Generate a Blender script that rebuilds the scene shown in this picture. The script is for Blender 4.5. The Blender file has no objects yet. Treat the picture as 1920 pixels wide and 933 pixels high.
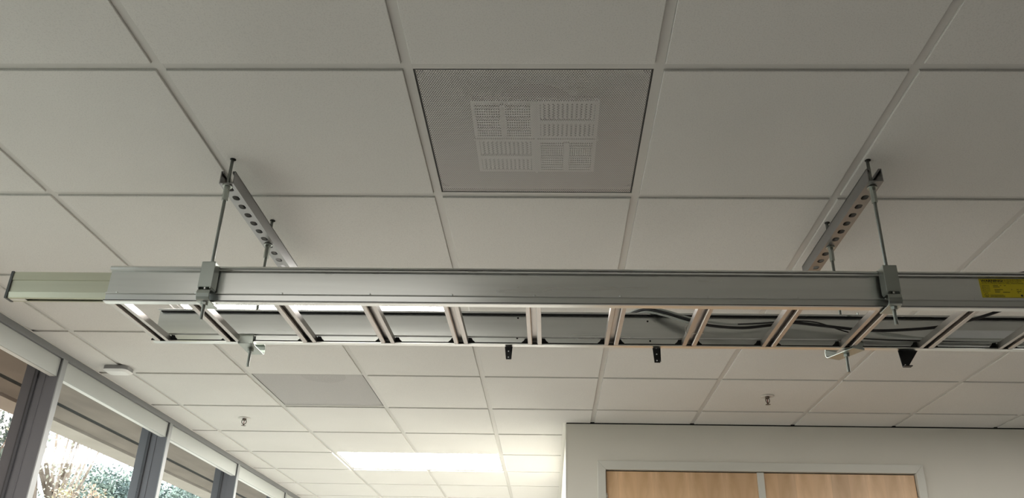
import bpy, math, random
from mathutils import Vector, Matrix

# ------------------------------------------------------------------ camera, world, sun, exposure
sc = bpy.context.scene
C = sc.collection
R = random.Random(4)
K = 1.137                       # camera height above the floor
H = 1.2868 + K                  # ceiling height
T = 0.6096                      # ceiling module
GX, GY = -0.3551, 1.5753        # a crossing of the ceiling grid

cam_d = bpy.data.cameras.new('camera')
cam = bpy.data.objects.new('camera', cam_d)
C.objects.link(cam)
sc.camera = cam
F_PX = 1526.03
cam_d.sensor_fit = 'HORIZONTAL'
cam_d.sensor_width = 36.0
cam_d.lens = F_PX / 1920 * 36.0
cam_d.shift_x = (960 - 993.65) / 1920
cam_d.shift_y = (530.886 - 466.5) / 1920
cam_d.clip_start = 0.02
cam_d.clip_end = 400
p_, y_, r_ = 0.423534, 0.029678, 0.019905
cam.matrix_world = (Matrix.Translation((0, 0, K)) @ Matrix.Rotation(y_, 4, 'Z') @ Matrix.Rotation(p_, 4, 'X')
                    @ Matrix.Rotation(math.pi / 2, 4, 'X') @ Matrix.Rotation(r_, 4, 'Z'))

vs = sc.view_settings
vs.view_transform = 'Standard'
vs.look = 'None'
vs.gamma = 1.0
vs.use_curve_mapping = False
vs.exposure = 0.78

world = bpy.data.worlds.new('sky')
sc.world = world
world.use_nodes = True
wn = world.node_tree
wn.nodes.clear()
wo = wn.nodes.new('ShaderNodeOutputWorld')
wb = wn.nodes.new('ShaderNodeBackground')
wb.inputs['Color'].default_value = (0.90, 0.95, 1.0, 1)
wb.inputs['Strength'].default_value = 2.9
wn.links.new(wb.outputs[0], wo.inputs[0])

sun_d = bpy.data.lights.new('sun', 'SUN')
sun_d.energy = 3.4
sun_d.angle = 0.02
sun_d.color = (1.0, 0.95, 0.86)
sun = bpy.data.objects.new('sun', sun_d)
C.objects.link(sun)
sun.rotation_euler = Vector((0.25, 0.55, -0.80)).to_track_quat('-Z', 'Y').to_euler()
sun.location = (-10, -5, 12)

LAMP_FAR, LAMP_MID, LAMP_NEAR, LAMP_RIGHT = 38.0, 13.5, 1.2, 12.0


# ------------------------------------------------------------------ helpers
class MB:
    """collects shapes in world coordinates; build() links them as ONE mesh object"""
    def __init__(s):
        s.v, s.f, s.sm = [], [], []

    def add(s, vs_, fs, smooth=False):
        b = len(s.v)
        s.v += [tuple(v) for v in vs_]
        for f in fs:
            s.f.append([b + i for i in f])
            s.sm.append(smooth)
        return s

    def box(s, x0, x1, y0, y1, z0, z1):
        return s.add([(x0, y0, z0), (x1, y0, z0), (x1, y1, z0), (x0, y1, z0), (x0, y0, z1), (x1, y0, z1), (x1, y1, z1), (x0, y1, z1)],
                     [(0, 3, 2, 1), (4, 5, 6, 7), (0, 1, 5, 4), (1, 2, 6, 5), (2, 3, 7, 6), (3, 0, 4, 7)])

    def extrude(s, poly, axis, a, b, smooth=False):
        """closed polygon (u, v) swept from a to b along the axis: x: (y,z), y: (x,z), z: (x,y)"""
        def P(u, v, t):
            return {'x': (t, u, v), 'y': (u, t, v), 'z': (u, v, t)}[axis]
        n = len(poly)
        vs_ = [P(u, v, a) for u, v in poly] + [P(u, v, b) for u, v in poly]
        fs = [(i, (i + 1) % n, n + (i + 1) % n, n + i) for i in range(n)]
        s.add(vs_, fs, smooth)
        k = len(s.v) - 2 * n
        s.f.append([k + i for i in range(n)][::-1])
        s.f.append([k + n + i for i in range(n)])
        s.sm += [False, False]
        return s

    def ring_sweep(s, pts, rads, seg=12, smooth=True, caps=True):
        """round tube along points"""
        pts = [Vector(p) for p in pts]
        if not isinstance(rads, (list, tuple)):
            rads = [rads] * len(pts)
        rows = []
        up = None
        for i, p in enumerate(pts):
            d = (pts[min(i + 1, len(pts) - 1)] - pts[max(i - 1, 0)]).normalized()
            if up is None:
                up = Vector((0, 0, 1)) if abs(d.z) < .9 else Vector((1, 0, 0))
            a = d.cross(up).normalized()
            b = a.cross(d).normalized()
            up = b
            rows.append([p + (a * math.cos(2 * math.pi * k / seg) + b * math.sin(2 * math.pi * k / seg)) * rads[i] for k in range(seg)])
        vs_ = [v for r in rows for v in r]
        fs = []
        for i in range(len(rows) - 1):
            for k in range(seg):
                k2 = (k + 1) % seg
                fs.append((i * seg + k, i * seg + k2, (i + 1) * seg + k2, (i + 1) * seg + k))
        s.add(vs_, fs, smooth)
        if caps:
            k = len(s.v) - len(vs_)
            s.f.append([k + i for i in range(seg)][::-1])
            s.f.append([k + (len(rows) - 1) * seg + i for i in range(seg)])
            s.sm += [False, False]
        return s

    def lathe(s, prof, cx, cy, seg=24, smooth=True, axis='z'):
        """profile (r, z) turned about a vertical axis"""
        n = len(prof)
        vs_ = []
        for r, z in prof:
            for k in range(seg):
                a = 2 * math.pi * k / seg
                vs_.append((cx + r * math.cos(a), cy + r * math.sin(a), z))
        fs = []
        for i in range(n - 1):
            for k in range(seg):
                k2 = (k + 1) % seg
                fs.append((i * seg + k, i * seg + k2, (i + 1) * seg + k2, (i + 1) * seg + k))
        s.add(vs_, fs, smooth)
        k = len(s.v) - len(vs_)
        s.f.append([k + i for i in range(seg)][::-1])
        s.f.append([k + (n - 1) * seg + i for i in range(seg)])
        s.sm += [False, False]
        return s

    def xform(s, M, start=0):
        for i in range(start, len(s.v)):
            s.v[i] = tuple(M @ Vector(s.v[i]))
        return s

    def build(s, name, mat, parent=None, bevel=0, origin=None):
        if parent is not None:
            o0 = Vector(parent['_w'])
        elif origin is not None:
            o0 = Vector(origin)
        else:
            xs, ys, zs = zip(*s.v)
            o0 = Vector(((min(xs) + max(xs)) / 2, (min(ys) + max(ys)) / 2, min(zs)))
        me = bpy.data.meshes.new(name)
        me.from_pydata([tuple(Vector(v) - o0) for v in s.v], [], s.f)
        me.validate()
        for p, q in zip(me.polygons, s.sm):
            p.use_smooth = q
        import bmesh
        bm = bmesh.new()
        bm.from_mesh(me)
        bmesh.ops.recalc_face_normals(bm, faces=bm.faces)
        bm.to_mesh(me)
        bm.free()
        me.materials.append(mat)
        o = bpy.data.objects.new(name, me)
        C.objects.link(o)
        if parent is not None:
            o.parent = parent
        else:
            o.location = o0
        if bevel:
            m = o.modifiers.new('bevel', 'BEVEL')
            m.width = bevel
            m.segments = 2
            m.limit_method = 'ANGLE'
            m.angle_limit = math.radians(40)
        o['_w'] = tuple(o0)
        return o


def tag(o, label=None, cat=None, group=None, kind=None):
    if label: o['label'] = label
    if cat: o['category'] = cat
    if group: o['group'] = group
    if kind: o['kind'] = kind
    return o


def empty(name, loc):
    o = bpy.data.objects.new(name, None)
    o.empty_display_size = .05
    C.objects.link(o)
    o.location = loc
    o['_w'] = tuple(loc)
    return o


def circle(cx, cy, r, n, ph=0):
    return [(cx + r * math.cos(ph + 2 * math.pi * i / n), cy + r * math.sin(ph + 2 * math.pi * i / n)) for i in range(n)]


# ------------------------------------------------------------------ materials
def mat(name, col=(.5, .5, .5), rough=.5, metal=0.0, emit=None, estr=0):
    m = bpy.data.materials.new(name)
    m.use_nodes = True
    b = m.node_tree.nodes['Principled BSDF']
    b.inputs['Base Color'].default_value = (*col, 1)
    b.inputs['Roughness'].default_value = rough
    b.inputs['Metallic'].default_value = metal
    if emit:
        b.inputs['Emission Color'].default_value = (*emit, 1)
        b.inputs['Emission Strength'].default_value = estr
    return m


def nodes(m):
    nt = m.node_tree
    return nt, nt.nodes, nt.links, nt.nodes['Principled BSDF']


def noise_var(m, c0, c1, scale=(1, 1, 1), nscale=5, detail=3, bump=0, bscale=None, rough=None, space='Object', rmin=.35, rmax=.65):
    nt, N, L, b = nodes(m)
    tc = N.new('ShaderNodeTexCoord')
    mp = N.new('ShaderNodeMapping')
    mp.inputs['Scale'].default_value = scale
    L.new(tc.outputs[space], mp.inputs[0])
    n = N.new('ShaderNodeTexNoise')
    n.inputs['Scale'].default_value = nscale
    n.inputs['Detail'].default_value = detail
    L.new(mp.outputs[0], n.inputs['Vector'])
    cr = N.new('ShaderNodeValToRGB')
    cr.color_ramp.elements[0].position = rmin
    cr.color_ramp.elements[1].position = rmax
    cr.color_ramp.elements[0].color = (*c0, 1)
    cr.color_ramp.elements[1].color = (*c1, 1)
    L.new(n.outputs['Fac'], cr.inputs[0])
    L.new(cr.outputs[0], b.inputs['Base Color'])
    if rough:
        mr = N.new('ShaderNodeMapRange')
        mr.inputs['To Min'].default_value, mr.inputs['To Max'].default_value = rough
        L.new(n.outputs['Fac'], mr.inputs['Value'])
        L.new(mr.outputs[0], b.inputs['Roughness'])
    if bump:
        n2 = N.new('ShaderNodeTexNoise')
        n2.inputs['Scale'].default_value = bscale or nscale * 4
        n2.inputs['Detail'].default_value = 4
        L.new(mp.outputs[0], n2.inputs['Vector'])
        bp = N.new('ShaderNodeBump')
        bp.inputs['Strength'].default_value = bump
        bp.inputs['Distance'].default_value = .002
        L.new(n2.outputs['Fac'], bp.inputs['Height'])
        L.new(bp.outputs[0], b.inputs['Normal'])
    return m


TILE = (.70, .69, .635)


def tile_material():
    m = mat('mineral_tile', TILE, .95)
    nt, N, L, b = nodes(m)
    tc = N.new('ShaderNodeTexCoord')
    big = N.new('ShaderNodeTexNoise'); big.inputs['Scale'].default_value = 1.6; big.inputs['Detail'].default_value = 3
    fine = N.new('ShaderNodeTexNoise'); fine.inputs['Scale'].default_value = 260; fine.inputs['Detail'].default_value = 3
    spk = N.new('ShaderNodeTexVoronoi'); spk.inputs['Scale'].default_value = 120
    for n in (big, fine, spk):
        L.new(tc.outputs['Object'], n.inputs['Vector'])
    r1 = N.new('ShaderNodeValToRGB')
    r1.color_ramp.elements[0].position = .3; r1.color_ramp.elements[1].position = .7
    r1.color_ramp.elements[0].color = (.685, .675, .645, 1); r1.color_ramp.elements[1].color = (.73, .72, .69, 1)
    L.new(big.outputs['Fac'], r1.inputs[0])
    r2 = N.new('ShaderNodeValToRGB')
    r2.color_ramp.elements[0].position = .32; r2.color_ramp.elements[1].position = .5
    r2.color_ramp.elements[0].color = (.90, .90, .90, 1); r2.color_ramp.elements[1].color = (1, 1, 1, 1)
    L.new(fine.outputs['Fac'], r2.inputs[0])
    r3 = N.new('ShaderNodeValToRGB')
    r3.color_ramp.elements[0].position = .02; r3.color_ramp.elements[1].position = .09
    r3.color_ramp.elements[0].color = (.84, .84, .82, 1); r3.color_ramp.elements[1].color = (1, 1, 1, 1)
    L.new(spk.outputs['Distance'], r3.inputs[0])
    m1 = N.new('ShaderNodeMix'); m1.data_type = 'RGBA'; m1.blend_type = 'MULTIPLY'; m1.inputs[0].default_value = 1
    m2 = N.new('ShaderNodeMix'); m2.data_type = 'RGBA'; m2.blend_type = 'MULTIPLY'; m2.inputs[0].default_value = 1
    L.new(r1.outputs[0], m1.inputs[6]); L.new(r2.outputs[0], m1.inputs[7])
    L.new(m1.outputs[2], m2.inputs[6]); L.new(r3.outputs[0], m2.inputs[7])
    L.new(m2.outputs[2], b.inputs['Base Color'])
    bp = N.new('ShaderNodeBump'); bp.inputs['Strength'].default_value = .2; bp.inputs['Distance'].default_value = .0015
    L.new(fine.outputs['Fac'], bp.inputs['Height']); L.new(bp.outputs[0], b.inputs['Normal'])
    return m


def perforated_material():
    """painted sheet with round holes in a staggered pattern, cut through by transparency"""
    m = mat('perforated_sheet', (.64, .62, .60), .5)
    nt, N, L, b = nodes(m)
    out = nt.nodes['Material Output']
    tc = N.new('ShaderNodeTexCoord')
    a = .0062
    per = (a, a * math.sqrt(3), 1)

    def lat(off):
        ad = N.new('ShaderNodeVectorMath'); ad.operation = 'MULTIPLY_ADD'
        ad.inputs[1].default_value = (1 / per[0], 1 / per[1], 0)
        ad.inputs[2].default_value = (off + 200, off + 200, 0)
        L.new(tc.outputs['Object'], ad.inputs[0])
        fr = N.new('ShaderNodeVectorMath'); fr.operation = 'FRACTION'; L.new(ad.outputs[0], fr.inputs[0])
        sb = N.new('ShaderNodeVectorMath'); sb.operation = 'SUBTRACT'; sb.inputs[1].default_value = (.5, .5, 0); L.new(fr.outputs[0], sb.inputs[0])
        ml = N.new('ShaderNodeVectorMath'); ml.operation = 'MULTIPLY'; ml.inputs[1].default_value = (per[0] * 1000, per[1] * 1000, 0); L.new(sb.outputs[0], ml.inputs[0])
        ln = N.new('ShaderNodeVectorMath'); ln.operation = 'LENGTH'; L.new(ml.outputs[0], ln.inputs[0])
        return ln.outputs['Value']
    mn = N.new('ShaderNodeMath'); mn.operation = 'MINIMUM'
    L.new(lat(0), mn.inputs[0]); L.new(lat(.5), mn.inputs[1])
    lt = N.new('ShaderNodeMath'); lt.operation = 'LESS_THAN'; lt.inputs[1].default_value = 1.95
    L.new(mn.outputs[0], lt.inputs[0])
    tr = N.new('ShaderNodeBsdfTransparent')
    mx = N.new('ShaderNodeMixShader')
    L.new(lt.outputs[0], mx.inputs[0]); L.new(b.outputs[0], mx.inputs[1]); L.new(tr.outputs[0], mx.inputs[2])
    L.new(mx.outputs[0], out.inputs['Surface'])
    return m


def galvanized(name, col, rough, streak=(0.5, 9, 9), var=.05, metal=1.0):
    m = mat(name, col, rough, metal)
    c0 = tuple(c * (1 - var) for c in col)
    c1 = tuple(min(1, c * (1 + var)) for c in col)
    noise_var(m, c0, c1, scale=streak, nscale=3.0, detail=4, bump=.015, bscale=3, rough=(rough - .05, rough + .07))
    return m


def glass_material(name, tint, gloss=.004):
    m = bpy.data.materials.new(name)
    m.use_nodes = True
    nt = m.node_tree; N = nt.nodes; L = nt.links
    N.clear()
    out = N.new('ShaderNodeOutputMaterial')
    tr = N.new('ShaderNodeBsdfTransparent'); tr.inputs[0].default_value = (*tint, 1)
    gl = N.new('ShaderNodeBsdfGlossy'); gl.inputs['Roughness'].default_value = .01
    lw = N.new('ShaderNodeLayerWeight'); lw.inputs[0].default_value = .5
    pw = N.new('ShaderNodeMath'); pw.operation = 'POWER'; pw.inputs[1].default_value = 4
    L.new(lw.outputs['Facing'], pw.inputs[0])
    fr = N.new('ShaderNodeMath'); fr.operation = 'MULTIPLY_ADD'; fr.inputs[1].default_value = .06; fr.inputs[2].default_value = gloss
    L.new(pw.outputs[0], fr.inputs[0])
    mx = N.new('ShaderNodeMixShader')
    L.new(fr.outputs[0], mx.inputs[0]); L.new(tr.outputs[0], mx.inputs[1]); L.new(gl.outputs[0], mx.inputs[2])
    L.new(mx.outputs[0], out.inputs[0])
    return m


def wood_material():
    m = mat('maple_veneer', (.45, .3, .17), .42)
    nt, N, L, b = nodes(m)
    tc = N.new('ShaderNodeTexCoord')
    sep = N.new('ShaderNodeSeparateXYZ'); L.new(tc.outputs['Object'], sep.inputs[0])
    # veneer leaves, each about 0.1 m wide and mirrored in pairs
    dv = N.new('ShaderNodeMath'); dv.operation = 'DIVIDE'; dv.inputs[1].default_value = .105; L.new(sep.outputs['X'], dv.inputs[0])
    fl = N.new('ShaderNodeMath'); fl.operation = 'FLOOR'; L.new(dv.outputs[0], fl.inputs[0])
    wn_ = N.new('ShaderNodeTexWhiteNoise'); wn_.noise_dimensions = '1D'; L.new(fl.outputs[0], wn_.inputs['W'])
    pp = N.new('ShaderNodeMath'); pp.operation = 'PINGPONG'; pp.inputs[1].default_value = .105; L.new(sep.outputs['X'], pp.inputs[0])
    cmb = N.new('ShaderNodeCombineXYZ')
    L.new(pp.outputs[0], cmb.inputs['X']); L.new(sep.outputs['Z'], cmb.inputs['Z'])
    mp = N.new('ShaderNodeMapping'); mp.inputs['Scale'].default_value = (9, 1, 1.6); L.new(cmb.outputs[0], mp.inputs[0])
    n = N.new('ShaderNodeTexNoise'); n.inputs['Scale'].default_value = 1.3; n.inputs['Detail'].default_value = 6; n.inputs['Distortion'].default_value = .6
    L.new(mp.outputs[0], n.inputs['Vector'])
    cr = N.new('ShaderNodeValToRGB')
    e = cr.color_ramp.elements
    e[0].position = .30; e[0].color = (.56, .35, .185, 1)
    e[1].position = .62; e[1].color = (.78, .53, .32, 1)
    L.new(n.outputs['Fac'], cr.inputs[0])
    mr = N.new('ShaderNodeMapRange'); mr.inputs['To Min'].default_value = .90; mr.inputs['To Max'].default_value = 1.10
    L.new(wn_.outputs['Value'], mr.inputs['Value'])
    sc_ = N.new('ShaderNodeVectorMath'); sc_.operation = 'SCALE'
    L.new(cr.outputs[0], sc_.inputs[0]); L.new(mr.outputs[0], sc_.inputs['Scale'])
    L.new(sc_.outputs[0], b.inputs['Base Color'])
    return m


def thread_material():
    m = galvanized('threaded_steel', (.30, .32, .30), .38, (1, 1, 1))
    nt, N, L, b = nodes(m)
    tc = N.new('ShaderNodeTexCoord')
    w = N.new('ShaderNodeTexWave'); w.wave_type = 'BANDS'; w.bands_direction = 'Z'; w.inputs['Scale'].default_value = 240
    L.new(tc.outputs['Object'], w.inputs['Vector'])
    bp = N.new('ShaderNodeBump'); bp.inputs['Strength'].default_value = .5; bp.inputs['Distance'].default_value = .0006
    L.new(w.outputs['Fac'], bp.inputs['Height']); L.new(bp.outputs[0], b.inputs['Normal'])
    return m


M = {}
M['tile'] = tile_material()
M['grid'] = mat('grid_paint', (.60, .59, .56), .5)
M['wall'] = noise_var(mat('painted_wall', rough=.85), (.68, .655, .585), (.71, .685, .615), nscale=1.5, bump=.15, bscale=180)
M['wall_dark'] = noise_var(mat('dark_unseen_wall', rough=.85), (.16, .155, .15), (.18, .175, .17), nscale=1.5)  # for walls out of view, darkened to cut bounced light
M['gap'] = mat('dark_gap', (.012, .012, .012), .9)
M['floor'] = noise_var(mat('carpet', rough=.95), (.26, .245, .225), (.33, .315, .295), nscale=60, bump=.3, bscale=300)
M['frame_paint'] = mat('door_frame_paint', (.63, .62, .56), .45)
M['wood'] = wood_material()
M['alu'] = mat('grey_aluminium_paint', (.20, .205, .21), .45, .2)
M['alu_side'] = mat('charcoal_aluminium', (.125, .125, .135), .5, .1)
M['alu_light'] = mat('pale_aluminium_paint', (.45, .47, .45), .5, 0)
M['alu_dark'] = mat('dark_gasket', (.05, .05, .055), .6)
M['glass'] = glass_material('window_glass', (.93, .95, .95))
M['glass_tinted'] = glass_material('tinted_glass', (.72, .68, .65))
M['galv'] = galvanized('galvanized_steel', (.70, .71, .69), .28)
M['galv_rung'] = galvanized('galvanized_rung', (.54, .51, .485), .38, (12, .8, 12))
M['galv_bright'] = galvanized('zinc_plated_steel', (.40, .43, .40), .36, (3, 3, 3))
M['galv_strut'] = galvanized('galvanized_strut', (.31, .31, .31), .40, (12, .8, 12))
M['rod'] = thread_material()
M['splice'] = galvanized('bright_zinc_plate', (.80, .82, .83), .5, (3, 3, 3), metal=.6)
M['galv_ext'] = galvanized('pale_galvanized_channel', (.54, .54, .42), .42, metal=.8)
M['cap'] = mat('dark_grey_end', (.09, .095, .09), .5, .4)
M['black'] = mat('black_metal', (.008, .008, .008), .45, .3)
M['hole'] = mat('drilled_hole', (.004, .004, .004), .9)
M['cable_black'] = mat('black_cable_jacket', (.008, .008, .009), .38)
M['cable_grey'] = mat('grey_cable_jacket', (.42, .44, .41), .45)
M['tie'] = mat('natural_nylon', (.66, .62, .56), .4)
M['yellow'] = mat('yellow_vinyl', (.72, .58, .02), .4)
M['ink'] = mat('black_ink', (.02, .018, .01), .5)
M['perf'] = perforated_material()
M['louvre'] = mat('louvre_paint', (.80, .79, .77), .5)
M['pan'] = mat('diffuser_paint', (.38, .37, .36), .5)
M['pan_dark'] = mat('duct_interior', (.05, .05, .048), .7)
M['white_plastic'] = mat('white_plastic', (.84, .84, .82), .4)
M['grey_plastic'] = mat('grey_plastic', (.33, .33, .33), .5)
M['chrome'] = mat('chrome', (.45, .44, .42), .2, 1.0)
M['brass'] = mat('sprinkler_bronze', (.16, .13, .11), .35, .8)
M['escutcheon'] = mat('white_escutcheon', (.68, .66, .62), .35, .1)
M['hinge'] = mat('satin_nickel', (.75, .74, .70), .35, .9)
M['soffit'] = noise_var(mat('soffit_stucco', rough=.9), (.235, .195, .168), (.295, .248, .213), scale=(1, .3, 1), nscale=6, bump=.4, bscale=60)
M['soffit_beam'] = noise_var(mat('soffit_beam', rough=.9), (.48, .42, .375), (.54, .48, .43), nscale=4)
M['concrete'] = noise_var(mat('exterior_concrete', rough=.9), (.44, .39, .34), (.50, .45, .40), nscale=3, bump=.3, bscale=60)
M['grass'] = noise_var(mat('lawn', rough=.9), (.17, .175, .145), (.24, .245, .21), nscale=3)
M['bark'] = noise_var(mat('bark', rough=.9), (.16, .12, .09), (.26, .21, .17), nscale=8, bump=.5)
M['lens_far'] = mat('lamp_diffuser_bright', (.9, .9, .9), .4, 0, (1.0, .975, .93), LAMP_FAR)
M['lens_mid'] = mat('lamp_diffuser_mid', (.9, .9, .9), .4, 0, (1.0, .965, .91), LAMP_MID)
M['lens_near'] = mat('lamp_diffuser_near', (.9, .9, .9), .4, 0, (1.0, .965, .91), LAMP_NEAR)
M['lens_right'] = mat('lamp_diffuser_right', (.9, .9, .9), .4, 0, (1.0, .965, .91), LAMP_RIGHT)

# ------------------------------------------------------------------ room shell
XL, XR, YN, YF, YB = -2.36, 4.9, -3.6, 12.4, 4.92      # window line, right wall, near wall, far wall, the wall with the doors
XC = 0.095                                              # its free corner


def structure(o, label=None):
    return tag(o, label, None, None, 'structure')


structure(MB().box(XL - .35, XR + .2, YN - .2, YF + .2, -.12, 0).build('floor', M['floor']), 'grey carpet floor below the picture')

LIGHTS = {(-2, 2): 'mid', (-2, 7): 'far', (-2, 12): 'far', (-2, -2): 'near', (4, 2): 'right'}
holes = {(0, 0), (-2, 4)}
for (i, j) in LIGHTS:
    holes |= {(i, j), (i + 1, j)}

BAR = .0119
DROP = .006
tiles = MB()
i0, i1 = -4, 9
j0, j1 = -9, 18
for i in range(i0, i1):
    for j in range(j0, j1):
        if (i, j) in holes:
            continue
        xa, xb = GX + i * T + BAR + .0008, GX + (i + 1) * T - BAR - .0008
        ya, yb = GY + j * T + BAR + .0008, GY + (j + 1) * T - BAR - .0008
        xa = max(xa, XL + .0015); xb = min(xb, XR - .02)
        ya = max(ya, YN + .02); yb = min(yb, YF - .02)
        if xb - xa < .03 or yb - ya < .03:
            continue
        rects = [(xa, xb, ya, yb)]
        if yb > YB + .01 and xb > XC + .01:
            rects = []
            if ya < YB - .03:
                rects.append((xa, xb, ya, YB - .004))
                if xa < XC - .03:
                    rects.append((xa, XC - .022, YB - .004, yb))
            elif xa < XC - .03:
                rects.append((xa, XC - .022, ya, yb))
        for (a, b, c, d) in rects:
            z1 = H + .012
            z0 = H - DROP + R.uniform(-.0006, .0006)
            ch = .0012
            tiles.add([(a, c, z1), (b, c, z1), (b, d, z1), (a, d, z1),
                       (a, c, z0 + ch), (b, c, z0 + ch), (b, d, z0 + ch), (a, d, z0 + ch),
                       (a + ch, c + ch, z0), (b - ch, c + ch, z0), (b - ch, d - ch, z0), (a + ch, d - ch, z0)],
                      [(0, 1, 2, 3), (0, 4, 5, 1), (1, 5, 6, 2), (2, 6, 7, 3), (3, 7, 4, 0),
                       (4, 8, 9, 5), (5, 9, 10, 6), (6, 10, 11, 7), (7, 11, 8, 4), (8, 11, 10, 9)])
structure(tiles.build('ceiling', M['tile']), 'suspended ceiling of off-white square mineral tiles')

grid = MB()
GT = .002
for i in range(i0 + 1, i1):
    x = GX + i * T
    if XL < x < XR:
        ye = YB if x > XC else YF
        cuts = sorted((GY + L_[1] * T - BAR, GY + (L_[1] + 1) * T + BAR) for L_ in LIGHTS if L_[0] + 1 == i)
        y = YN
        for (c0, c1) in [(a + 2 * BAR, b - 2 * BAR) for a, b in cuts] + [(ye, ye)]:
            if c0 > y:
                grid.box(x - BAR, x + BAR, y, min(c0, ye), H, H + GT)
                grid.box(x - .001, x + .001, y, min(c0, ye), H + GT, H + .03)
            y = c1
for j in range(j0, j1 + 1):
    y = GY + j * T
    if YN < y < YF:
        x1 = XR if y < YB else XC
        # cross tees, butted between the mains
        xs = [XL] + [GX + i * T for i in range(i0 + 1, i1) if XL < GX + i * T < x1] + [x1]
        for n_, (a, b) in enumerate(zip(xs[:-1], xs[1:])):
            grid.box(a + BAR, b - BAR, y - BAR, y + BAR, H + .0003, H + GT)
            grid.box(a + .002, b - .002, y - .001, y + .001, H + GT, H + .03)
structure(grid.build('trim_1', M['grid']), 'off-white metal grid bars between the ceiling tiles')
# wall angles
wa = MB()
wa.box(XL - .002, XL + .006, YN, YF, H - .0095, H - .0072)
wa.box(XC - .022, XC, YB, YF, H - .004, H - .002)
structure(wa.build('trim_2', mat('wall_angle_paint', (.72, .71, .67), .5)), 'white angle strip where the ceiling meets the window wall')
structure(MB().box(XL - .35, XR + .2, YN - .2, YF + .2, H + .45, H + .5).build('trim_3', M['gap']), 'dark slab above the suspended ceiling')

# walls
structure(MB().box(XR, XR + .15, YN - .2, YB + .15, 0, H + .45).build('wall_right', M['wall_dark']), 'wall on the right, out of view, darkened to cut bounced light')
structure(MB().box(XL - .35, XR + .2, YN - .2, YN, 0, H + .45).build('wall_near', M['wall_dark']), 'unseen wall behind the viewer, darkened to cut bounced light')
structure(MB().box(XL - .35, XC + .12, YF, YF + .15, 0, H + .45).build('wall_far', M['wall']), 'far end wall of the room')
DX0, DX1, DZ = .282, 2.214, 1.050 + K
wl = MB()
wl.box(XC, DX0 + .002, YB, YB + .12, 0, H - .012)
wl.box(DX1 - .002, XR, YB, YB + .12, 0, H - .012)
wl.box(DX0 + .002, DX1 - .002, YB, YB + .12, DZ - .002, H - .012)
wl.box(XC, XC + .12, YB + .12, YF, 0, H - .004)
structure(wl.build('wall_back', M['wall']), 'grey-beige painted wall holding the wooden double doors')
structure(MB().box(XC + .004, XR, YB + .006, YB + .1, H - .012, H + .002).build('trim_4', M['gap']), 'black shadow gap between the wall and the ceiling')
structure(MB().box(XC - .004, XC + .002, YB - .002, YB + .004, 0, H - .012).build('trim_5', mat('corner_bead', (.72, .70, .64), .5)), 'pale corner bead on the free edge of the wall')

# ------------------------------------------------------------------ double doors
door = empty('door_1', ((DX0 + DX1) / 2, YB, 0))
structure(door, 'pale wooden double doors in a light grey metal frame')
fr = MB()
fw = .052
fy0, fy1 = YB - .012, YB + .06
OX0, OX1, OZ = .330, 2.166, .9975 + K
# mitred casing, one leg after the other
fr.extrude([(DX0, DZ), (DX1, DZ), (OX1, OZ), (OX0, OZ)], 'y', fy0, fy1)
fr.extrude([(DX0, DZ), (OX0, OZ), (OX0, 0), (DX0, 0)], 'y', fy0, fy1)
fr.extrude([(DX1, DZ), (DX1, 0), (OX1, 0), (OX1, OZ)], 'y', fy0, fy1)
fr.box(OX0 - .02, OX1 + .02, YB + .06, YB + .075, 0, OZ + .02)
fr.build('door_frame', M['frame_paint'], door, bevel=.002)
MB().box(1.2325, 1.2725, YB + .002, YB + .02, .01, OZ - .004).build('astragal', M['frame_paint'], door, bevel=.002)
MB().box(OX0, OX1, YB + .050, YB + .0595, .005, OZ).build('dark_reveal', M['gap'], door)
for (a, b, hx) in ((OX0 + .004, 1.2515, OX0 + .004), (1.2535, OX1 - .004, OX1 - .004)):
    lf = MB().box(a, b, YB + .012, YB + .048, .01, OZ - .006).build('door_leaf', M['wood'], door, bevel=.001)
    hg = MB()
    z0 = .742 + K
    for q in range(5):
        hg.lathe([(.0065, z0 + q * .0225), (.0065, z0 + q * .0225 + .0215)], hx, YB + .004, 12)
    hg.lathe([(.004, z0 + .112), (.005, z0 + .117), (.001, z0 + .120)], hx, YB + .004, 12)
    hg.box(hx - .001, hx + .001, YB + .004, YB + .04, z0, z0 + .112)
    hg.build('hinge', M['hinge'], lf)

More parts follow.
